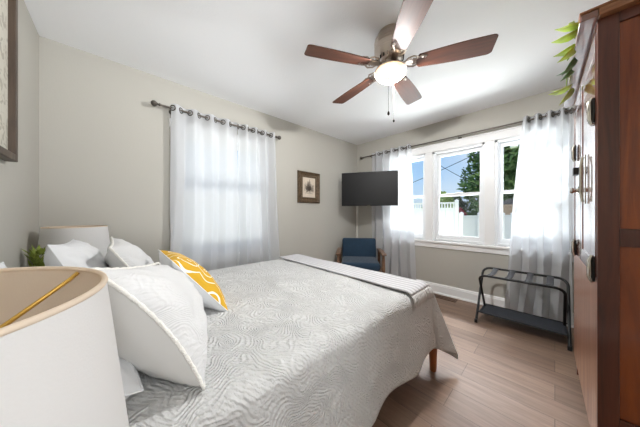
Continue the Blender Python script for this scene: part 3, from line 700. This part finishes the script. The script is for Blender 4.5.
# ------------------------------------------------------------ luggage rack
lr = thing('luggage_rack', 'black folding metal luggage rack with webbing straps before the window curtain', 'luggage rack', (2.95, .235, 0))
def rr_(p): return (p[0]-2.95, p[1]-.235, p[2])
def frame_u(xf, xt, y0, y1, zt, r=.05):
    # foot at xf, top bar at xt; inverted U with rounded corners
    d = Vector((xt-xf, 0, zt)); L = d.length; d.normalize(); pts = []
    P = lambda y, s: Vector((xf, y, 0))+d*s
    pts.append(P(y0, .0)); pts.append(P(y0, L-r))
    for k in range(1, 7): a = PI/2*k/6; pts.append(P(y0+r*(1-math.cos(a)), L-r+r*math.sin(a)))
    pts.append(P(y1-r, L))
    for k in range(1, 7): a = PI/2*k/6; pts.append(P(y1-r+r*math.sin(a), L-r+r*math.cos(a)))
    pts.append(P(y1, 0)); return [rr_(p) for p in pts]
MB().tube(frame_u(2.765, 3.12, -.085, .565, .52, .07), .0115, 12).build('frame', M_black, lr, smooth=40)
MB().tube(frame_u(3.13, 2.775, -.062, .542, .50, .07), .0115, 12).build('frame', M_black, lr, smooth=40)
for k in range(4):
    y = .03+k*.14
    def sp(s, v, y=y):
        x = 2.785+.33*s; z = .512+.012*s-.018*math.sin(PI*s); return rr_((x, y-.024+.048*v, z))
    MB().grid(sp, 12, 2).build('strap', M_strap, lr, smooth=True, solid=.003)
MB().grid(lambda s, v: rr_((2.80+.30*s, -.075+.63*v, .105-.015*math.sin(PI*s))), 12, 20).build('shelf', M_rackf, lr, smooth=True, solid=.004)
MB().tube([rr_((2.80, -.085, .105)), rr_((2.80, .565, .105))], .007, 8).tube([rr_((3.10, -.085, .105)), rr_((3.10, .565, .105))], .007, 8).build('shelf_rail', M_black, lr, smooth=40)
for p in ((2.765, -.085), (2.765, .565), (3.13, -.062), (3.13, .542)):
    MB().lathe([(.0145, 0), (.0145, .03), (.012, .034)], rr_((p[0], p[1], 0)), 14).build('foot_cap', M_black, lr, smooth=40)
for y0_, y1_ in ((-.09, -.055), (.535, .57)): MB().tube([rr_((2.945, y0_, .262)), rr_((2.945, y1_, .262))], .006, 8).build('pivot_bolt', M_black, lr, smooth=40)

# floor register
fv = thing('floor_register', 'brown metal floor vent at the baseboard under the triple window', 'vent', (3.235, 1.02, 0))
m = MB(); m.b2((-.055, -.15, 0), (.055, -.135, .006)).b2((-.055, .135, 0), (.055, .15, .006)).b2((-.055, -.135, 0), (-.043, .135, .006)).b2((.043, -.135, 0), (.055, .135, .006)).b2((-.005, -.135, 0), (.005, .135, .006))
m.build('frame', M_vent, fv, bevel=.001)
m = MB()
for k in range(22): m.box((0, -.125+k*.0119, .0025), (.088, .004, .003))
tag(m.build('louvres', M_vent, fv), kind=None)

# ------------------------------------------------------------ ceiling fan
FC = (1.45, .81)
fan = thing('ceiling_fan', 'flush-mount brushed nickel ceiling fan with five walnut blades and lit bowl', 'ceiling fan', (FC[0], FC[1], H))
MB().lathe([(.0001, -.001), (.085, -.001), (.09, -.008), (.09, -.03), (.108, -.045), (.112, -.06), (.112, -.07), (.107, -.074), (.112, -.078), (.112, -.088), (.107, -.092), (.112, -.096), (.112, -.125), (.107, -.132), (.111, -.138), (.108, -.15), (.09, -.185), (.07, -.205), (.0001, -.205)], n=48).build('motor_housing', M_nickel, fan, smooth=40)
MB().lathe([(.0001, -.205), (.055, -.205), (.057, -.225), (.05, -.235), (.05, -.242), (.08, -.250), (.106, -.264), (.110, -.272), (.104, -.276), (.0001, -.276)], n=48).build('light_kit', M_nickel, fan, smooth=40)
m = MB()
for k in range(20):
    a = 2*PI*k/20; R = Matrix.Rotation(a, 4, 'Z'); m.box((.090, 0, -.193), (.006, .008, .022), R@Matrix.Identity(4))
m.build('vent_fins', M_darkhw, fan)
MB().lathe([(.103, -.272), (.106, -.282), (.101, -.300), (.084, -.320), (.052, -.334), (.02, -.340), (.0001, -.3405)], n=48).build('glass_bowl', M_globe, fan, smooth=True)
pd = bpy.data.lights.new('fan_bulb', 'POINT'); pd.energy = PW['f']; pd.color = (.98, .98, .97); pd.shadow_soft_size = .02
po = bpy.data.objects.new('fan_bulb', pd); COL.objects.link(po); po.location = (0, 0, -.292); po.parent = fan
def blade_outline():
    L0, L1 = .19, .622; pts = []
    w0, w1 = .052, .070
    n = 14
    top = []
    for k in range(n+1):
        s = k/n; x = L0+(L1-.03-L0)*s; y = w0+(w1-w0)*math.sin(min(1, s*1.25)*PI/2); top.append((x, y))
    tip = [(L1-.03+.03*math.sin(a), (w1-.02)+.02*math.cos(a)) for a in [PI/2*j/6 for j in range(1, 7)]]
    root = [(L0-.012, w0*.75), (L0-.018, 0.012)]
    up_ = [root[1], root[0]]+top+tip
    low = [(x, -y) for x, y in reversed(up_)]
    return up_+low
bo = blade_outline()
def iron():
    m = MB(); z = -.236
    m.b2((.055, -.017, z-.004), (.115, .017, z+.004))
    m.prism([(.105, -.018), (.14, -.03), (.155, -.012), (.155, .012), (.14, .03), (.105, .018)], z-.004, z+.002)
    for s in (-1, 1):
        m.tube([(.10, s*.012, z), (.12, s*.045, z-.002), (.155, s*.056, z-.002), (.18, s*.04, z-.002), (.168, s*.02, z-.002), (.15, s*.03, z-.002)], .0055, 8)
        m.tube([(.13, s*.014, z), (.17, s*.02, z-.002), (.205, s*.042, z-.001), (.235, s*.035, z-.001), (.225, s*.015, z-.001)], .0055, 8)
        m.lathe([(.0001, -.006), (.008, -.005), (.008, .001)], (.21, s*.034, z-.002), 10)
    m.tube([(.15, 0, z), (.2, 0, z-.001), (.245, 0, z-.001)], [.008, .007, .004], 8)
    return m
bl_m = MB(); bl_m.prism(bo, -.0035, .0035)
pitch = Matrix.Rotation(math.radians(-12), 4, 'X')
proto_b = None
for k in range(5):
    a = math.radians(8.5+72*k)
    if proto_b is None:
        ir = iron().build('blade_iron', M_nickel, fan, smooth=40)
        b_ = MB(); b_.add(bl_m.v, bl_m.f, Matrix.Translation((0, 0, -.242))@pitch); bd = b_.build('blade', W_fan, fan, bevel=.002)
        proto_b = (ir, bd)
    else:
        ir = proto_b[0].copy(); bd = proto_b[1].copy()
        for q in (ir, bd): COL.objects.link(q); q.parent = fan
    ir.rotation_euler = bd.rotation_euler = (0, 0, a)
def chain(dx, dy, l):
    m = MB(); m.tube([(dx, dy, -.265), (dx, dy, -.265-l)], .0011, 6); c = m.build('pull_chain', M_rod, fan)
    MB().lathe([(.0001, -.265-l), (.004, -.268-l), (.0075, -.28-l), (.0075, -.288-l), (.0001, -.296-l)], (dx, dy, 0), 12).build('pull_knob', M_darkhw, c, smooth=True)
rv = Vector((.731, -.682))
chain(-.04*.731-.085*.682, .04*.682-.085*.731, .335); chain(.055*.731+.09*.682, -.055*.682+.09*.731, .31)

# ------------------------------------------------------------ tall antique cabinet
CL = 1.0; CD = .50; CH = 1.965
cab = thing('cabinet', 'tall antique wooden cabinet with glossy front, iron hinges and panelled side', 'cabinet', (1.446, -.119, 0), math.radians(1.4))
# local: x 0..CL along front, y 0 (front) .. -CD, z up
c = MB(); c.b2((.02, -CD, .12), (CL, -.022, CH-.03)); c.build('carcass', W_cabdark, cab)
# panelled near side
sd_ = MB(); sd_.b2((0, -.055, 0), (.022, 0, CH-.03)).b2((0, -CD, 0), (.022, -CD+.055, CH-.03))
sd_.b2((0, -CD+.055, 1.895), (.022, -.055, CH-.03)).b2((0, -CD+.055, 1.01), (.022, -.055, 1.08)).b2((0, -CD+.055, .24), (.022, -.055, .33))
side = sd_.build('side_frame', W_cabdark, cab, bevel=.0025)
for z0_, z1_ in ((1.08, 1.895), (.33, 1.01)):
    MB().b2((.010, -CD+.055, z0_), (.018, -.055, z1_)).build('side_panel', W_cabred, cab, bevel=.001)
# front: stiles, rails, doors
ff = MB(); ff.b2((.02, -.022, .12), (CL, -.004, CH-.03)); ff.build('face_frame', W_front, cab)
MB().b2((.022, -.006, .12), (CL, 0, .86)).build('lower_front', W_frontlow, cab, bevel=.002)
def door(x0, x1, z0_, z1_):
    m = MB(); m.b2((x0, -.004, z0_), (x1, 0, z1_)); o_ = m.build('door', W_front, cab, bevel=.002)
    p = MB(); w_ = .07
    for p0, q0 in (((x0, z0_), (x1, z0_+w_)), ((x0, z1_-w_), (x1, z1_)), ((x0, z0_+w_), (x0+w_, z1_-w_)), ((x1-w_, z0_+w_), (x1, z1_-w_))):
        p.b2((p0[0], 0, p0[1]), (q0[0], .003, q0[1]))
    p.build('door_frame', W_front, o_, bevel=.001); return o_
d1 = door(.028, .545, .87, CH-.07); d2 = door(.555, CL-.01, .87, CH-.07)
MB().b2((.547, -.001, .88), (.553, .0035, CH-.08)).build('door_gap_shade', M_black, cab)  # black strip stands in for the shade between the two doors
def hinge(x, z, s, par):
    m = MB(); m.b2((x-.028*s, .003, z-.045*s), (x+.028*s, .009, z+.045*s)); m.b2((x+.002*s, .009, z-.036*s), (x+.022*s, .016*s, z+.036*s))
    h_ = m.build('hinge', M_darkhw, par, bevel=.002)
    MB().tube([(x-.014*s, .010, z-.05*s), (x-.014*s, .016, z-.03*s), (x-.014*s, .017, z+.03*s), (x-.014*s, .010, z+.05*s)], [.005*s, .008*s, .008*s, .005*s], 12).build('hinge_barrel', M_chrome, h_, smooth=40)
hinge(.055, 1.575, 1.15, d1); hinge(.055, .905, 1.15, d1); hinge(.80, 1.54, 1.1, d2); hinge(.80, .915, 1.1, d2)
lt = MB(); lt.b2((.30, .003, 1.19), (.335, .008, 1.44)); lt.tube([(.318, .014, 1.20), (.318, .02, 1.25), (.318, .02, 1.38), (.318, .014, 1.43)], .006, 10)
l_ = lt.build('latch_plate', M_chrome, d1, bevel=.001)
MB().b2((.60, .003, 1.375), (.655, .028, 1.42)).b2((.655, .01, 1.385), (.70, .022, 1.405)).build('latch', M_darkhw, d2, bevel=.003)
MB().lathe([(.0001, 0), (.024, 0), (.024, .006), (.012, .012), (.012, .02), (.02, .03), (.014, .038), (.0001, .04)], M=Matrix.Translation((.60, .003, 1.28))@Matrix.Rotation(-PI/2, 4, 'X')).build('knob', M_chrome, d2, smooth=40)
# crown: thin overhanging cornice board, glossy along the front, worn at the side
ct = CH-.03
MB().prism([(-.03, -.0), (-.03, .045), (-.026, .05), (CL+.03, .05), (CL+.03, 0)], ct, ct+.026).build('crown_front', W_front, cab, bevel=.002)
cs = MB(); cs.b2((-.03, -CD-.01, ct), (.03, -.001, ct+.03)); cs.b2((-.034, -CD-.01, ct+.03), (.03, .05, ct+.038)); cs.build('crown_return', W_crown, cab, bevel=.003)
MB().b2((.03, -CD, ct), (CL, -.001, ct+.03)).build('top', W_crown, cab)
for x in (.02, CL-.06):
    for y in (-.05, -CD+.01): MB().prism([(x, y), (x+.04, y), (x+.04, y+.04), (x, y+.04)], 0, .12).build('foot', W_cabdark, cab, bevel=.002)

# pothos on top, trailing over the front edge
pl = thing('potted_plant', 'trailing pothos with yellow-green leaves on top of the tall cabinet', 'plant', (1.82, -.17, CH+.010))
MB().lathe([(.0001, 0), (.04, 0), (.055, .09), (.06, .095), (.06, .105), (.052, .105), (.05, .09), (.0001, .088)], n=24).build('pot', M_pot, pl, smooth=40)
MB().lathe([(.0001, .09), (.049, .089)], n=20).build('soil', M_soil, pl)
def leaf(c, tip, side, size, mt):
    tip = Vector(tip).normalized(); side = (Vector(side)-tip*Vector(side).dot(tip)).normalized(); nn = tip.cross(side)
    out = [(0, 0), (-.13, .30), (.03, .54), (.28, .60), (.6, .44), (.86, .17), (1.05, 0)]
    g = MB(); vs = []
    for x, y in out: vs.append(Vector(c)+tip*x*size+nn*(-.18*size*x*x))
    for x, y in out: vs.append(Vector(c)+tip*x*size+side*y*size+nn*(.12*size*y-.18*size*x*x))
    for x, y in out: vs.append(Vector(c)+tip*x*size-side*y*size+nn*(.12*size*y-.18*size*x*x))
    k = len(out); fs = [(i, i+1, k+i+1, k+i) for i in range(k-1)]+[(i+1, i, 2*k+i, 2*k+i+1) for i in range(k-1)]
    g.add(vs, fs); return g.build('leaf', mt, pl, smooth=True, solid=.001)
LV = [  # leaf base relative to the pot, tip direction, size, dark
    ((-.33, .10, .05), (.2, .5, .8), .085, 0), ((-.30, .11, .03), (-.3, .8, .1), .09, 0), ((-.24, .12, .03), (-.3, .9, -.1), .09, 0), ((-.20, .12, -.02), (-.1, .8, -.5), .08, 0),
    ((-.22, .11, .06), (.3, .4, .8), .08, 0), ((-.14, .12, .02), (-.2, .9, -.2), .085, 0), ((-.10, .12, -.03), (.1, .6, -.8), .08, 1), ((-.06, .12, .03), (.1, .9, .2), .08, 1),
    ((.02, .12, -.02), (.0, .7, -.7), .075, 1), ((.08, .12, .01), (.2, .9, -.1), .08, 1), ((.20, .13, -.05), (-.4, .9, -.2), .10, 0), ((.26, .12, -.05), (.1, .5, -.7), .10, 0), ((.30, .125, -.02), (-.2, .9, .1), .09, 0)]
for c_, t_, s_, d_ in LV[1:]: leaf((c_[0], c_[1]-.018, c_[2]-.015), (t_[0]+.25, t_[1]*.8, t_[2]-.1), (1, -.3, .2), s_*.85, M_leafd if d_ else M_leaf)
for pts in ([(0, 0, .1), (.05, .05, .12), (.1, .10, .05), (.17, .12, .02), (.25, .12, -.03), (.31, .125, -.04)], [(0, 0, .1), (-.06, .05, .11), (-.12, .10, .05), (-.2, .11, .03), (-.27, .11, .025), (-.30, .10, .015)], [(0, 0, .1), (0, .07, .1), (-.03, .12, .02), (-.06, .125, -.02), (-.10, .12, -.03)]):
    MB().tube(pts, .0022, 6).build('vine', M_stem, pl, smooth=True)

# ------------------------------------------------------------ outdoors
GZ = -.6
lawn = MB().b2((X1+T+.02, -30, GZ-.1), (60, 40, GZ)).b2((-20, Y1+T+.02, GZ-.1), (X1+T+.02, 40, GZ)).build('trim_6', M_grass)
lawn.name = 'lawn'; tag(lawn, kind='structure')
struct(MB().b2((X0-T-.3, -3.6, H+.121), (X1+T+.45, Y1+T+.45, H+.22)).build('trim_7', M_ply))
def fence(label, p, q, ztop, lattice):
    p = Vector((p[0], p[1], 0)); q = Vector((q[0], q[1], 0)); d = (q-p); L = d.length; d.normalize(); ang = math.atan2(d.y, d.x)
    t = thing('vinyl_fence', label, 'fence', (p.x, p.y, GZ), ang)
    n = max(1, round(L/2.1)); h = ztop-GZ
    for k in range(n+1):
        o_ = MB().b2((k*L/n-.06, -.06, 0), (k*L/n+.06, .06, h+.04)).lathe([(.09, h+.04), (.02, h+.1), (.0001, h+.11)], (k*L/n, 0, 0), 4).build('post', M_fence, t)
    for k in range(n):
        a0 = k*L/n+.06; a1 = (k+1)*L/n-.06; top = h-(.22 if lattice else .04); m = MB()
        nb = int((a1-a0)/.15); wbd = (a1-a0)/nb
        for i in range(nb): m.b2((a0+i*wbd+.004, -.012, .05), (a0+(i+1)*wbd-.004, .012, top))
        m.b2((a0, -.03, .05), (a1, .03, .18)).b2((a0, -.03, top-.06), (a1, .03, top))
        if lattice:
            m.b2((a0, -.03, h-.06), (a1, .03, h))
            for i in range(int((a1-a0)/.10)): m.b2((a0+i*.10+.02, -.01, top), (a0+i*.10+.065, .01, h-.05))
        m.build('panel', M_fence, t)
fence('tall white vinyl fence section with open picket top beyond the middle window', (9.5, 2.55), (9.0, 7.2), 1.58, True)
fence('lower plain white vinyl fence running away across the yard', (9.6, 2.42), (22.5, 1.55), 1.10, False)
def foliage(centers, n, size, seed, squash=1):
    random.seed(seed); g = MB()
    for _ in range(n):
        cx, cy, cz, r = random.choice(centers)
        v = Vector((random.gauss(0, 1), random.gauss(0, 1), random.gauss(0, 1))).normalized()*r*random.uniform(.72, 1.03)
        v *= 1+.25*noise.noise(v*1.3+Vector((cx, cy, cz)))
        p = Vector((cx, cy, cz))+Vector((v.x, v.y, v.z*squash))
        a = Vector((random.gauss(0, 1), random.gauss(0, 1), random.gauss(0, 1))).normalized(); b_ = a.orthogonal().normalized(); s = size*random.uniform(.6, 1.3)
        g.add([p-a*s, p+b_*s*.5, p+a*s, p-b_*s*.5], [(0, 1, 2, 3)])
    return g
def tree(name, label, x, y, centers, n, size, mt, seed, trunk=.16, group=None):
    t = thing(name, label, 'tree' if 'tree' in name else 'shrub', (x, y, GZ), 0, group)
    top = max(c[2] for c in centers)
    MB().tube([(0, 0, 0), (.05, .03, top*.5), (0, .1, top)], [trunk, trunk*.7, trunk*.3], 10).build('trunk', M_bark, t, smooth=True)
    foliage(centers, n, size, seed).build('foliage', mt, t)
    return t
R2 = random.Random(5)
def blob(r, h, n, base, rs=(.45, .7)):
    out = []
    for _ in range(n):
        z = R2.uniform(0, 1); rad = r*math.sin(PI*(.15+.8*z))**.7*(1-.35*z); a = R2.uniform(0, 2*PI); q = R2.uniform(.2, .75)*rad
        out.append((q*math.cos(a), q*math.sin(a), base+z*h, r*R2.uniform(*rs)*.7))
    return out
tree('tree', 'big leafy green tree filling the sky beyond the middle and nearest windows', 32, 3.0, blob(5.2, 11, 38, 3.4), 18000, .36, M_tree1, 1, .35)
tree('tree', 'dark green tree behind the shed roof', 40, -3.5, blob(4.2, 8, 24, 2), 9000, .26, M_tree3, 2, .3)
tree('tree', 'low pale green tree on the skyline toward the television', 30, 16.2, blob(3.2, 3.2, 14, 1.4), 6000, .22, M_tree2, 3, .2)
tree('tree', 'small rounded pale green tree on the skyline above the fence', 31, 10.2, blob(2.6, 2.4, 12, 1.4), 5000, .2, M_tree2, 4, .2)
tree('tree', 'darker low tree between the pale skyline trees and the tall one', 36, 9.6, blob(2.2, 2.8, 12, 1.2), 4500, .2, M_tree3, 5, .2)
tree('shrub', 'red-leaved shrub behind the white fence', 17.5, 4.55, blob(.75, 1.3, 9, .8, (.6, .8)), 1800, .10, M_red, 6, .06)
tree('shrub', 'dark green shrub beside the red-leaved shrub', 20, 3.9, blob(1.3, 1.4, 10, .8, (.6, .8)), 2600, .13, M_tree3, 9, .06)
sh = thing('shed', 'small garden shed with grey roof behind the fence', 'shed', (27.5, 2.9, GZ))
MB().b2((-1.5, -1.9, 0), (1.5, 1.5, 2.3)).build('wall', M_shed, sh)
MB().prism([(-2.0, 2.25), (1.7, 2.25), (-.2, 3.1)], -1.7, 1.7, Matrix(((0, 0, 1, 0), (1, 0, 0, 0), (0, 1, 0, 0), (0, 0, 0, 1)))).build('roof', M_shedr, sh)
t = thing('wooden_fence', 'tan board fence seen over the white fence beside the shed', 'fence', (24.2, -1.2, GZ))
m = MB()
for k in range(40): m.b2((0, k*.15+.005, 0), (.02, (k+1)*.15-.005, 2.5))
m.build('boards', M_fwood, t); MB().b2((.02, 0, .4), (.06, 6, .5)).b2((.02, 0, 1.6), (.06, 6, 1.7)).build('rail', M_fwood, t)
pw_ = thing('utility_line', 'thin overhead utility cables crossing the sky', 'utility line', (14, 0, 3))
for a_, b_ in (((-2, 9, -1.2), (-2, -3, 3.2)), ((1, 8, 3.9), (1, 1.2, -1.4))):
    MB().tube([tuple(Vector(a_).lerp(Vector(b_), i/16)+Vector((0, 0, -.35*math.sin(PI*i/16)))) for i in range(17)], .014, 6).build('cable', M_darkhw, pw_)
ins = thing('yard_light', 'white glass yard light hanging on a bracket outside the nearest window', 'light', (9.0, .86, 3.2)); ins.scale = (.6, .6, .6)
MB().lathe([(.0001, .32), (.05, .3), (.06, .22), (.16, .1), (.17, 0), (.12, -.06), (.0001, -.08)], n=16).build('shade', M_insul, ins, smooth=40)
MB().tube([(0, 0, .3), (0, -.1, .42), (0, -1.6, .42)], .025, 8).build('bracket', M_insul, ins)
MB().tube([(0, -1.6, -6.3), (0, -1.6, .8)], .09, 10).build('pole', M_pole, ins)
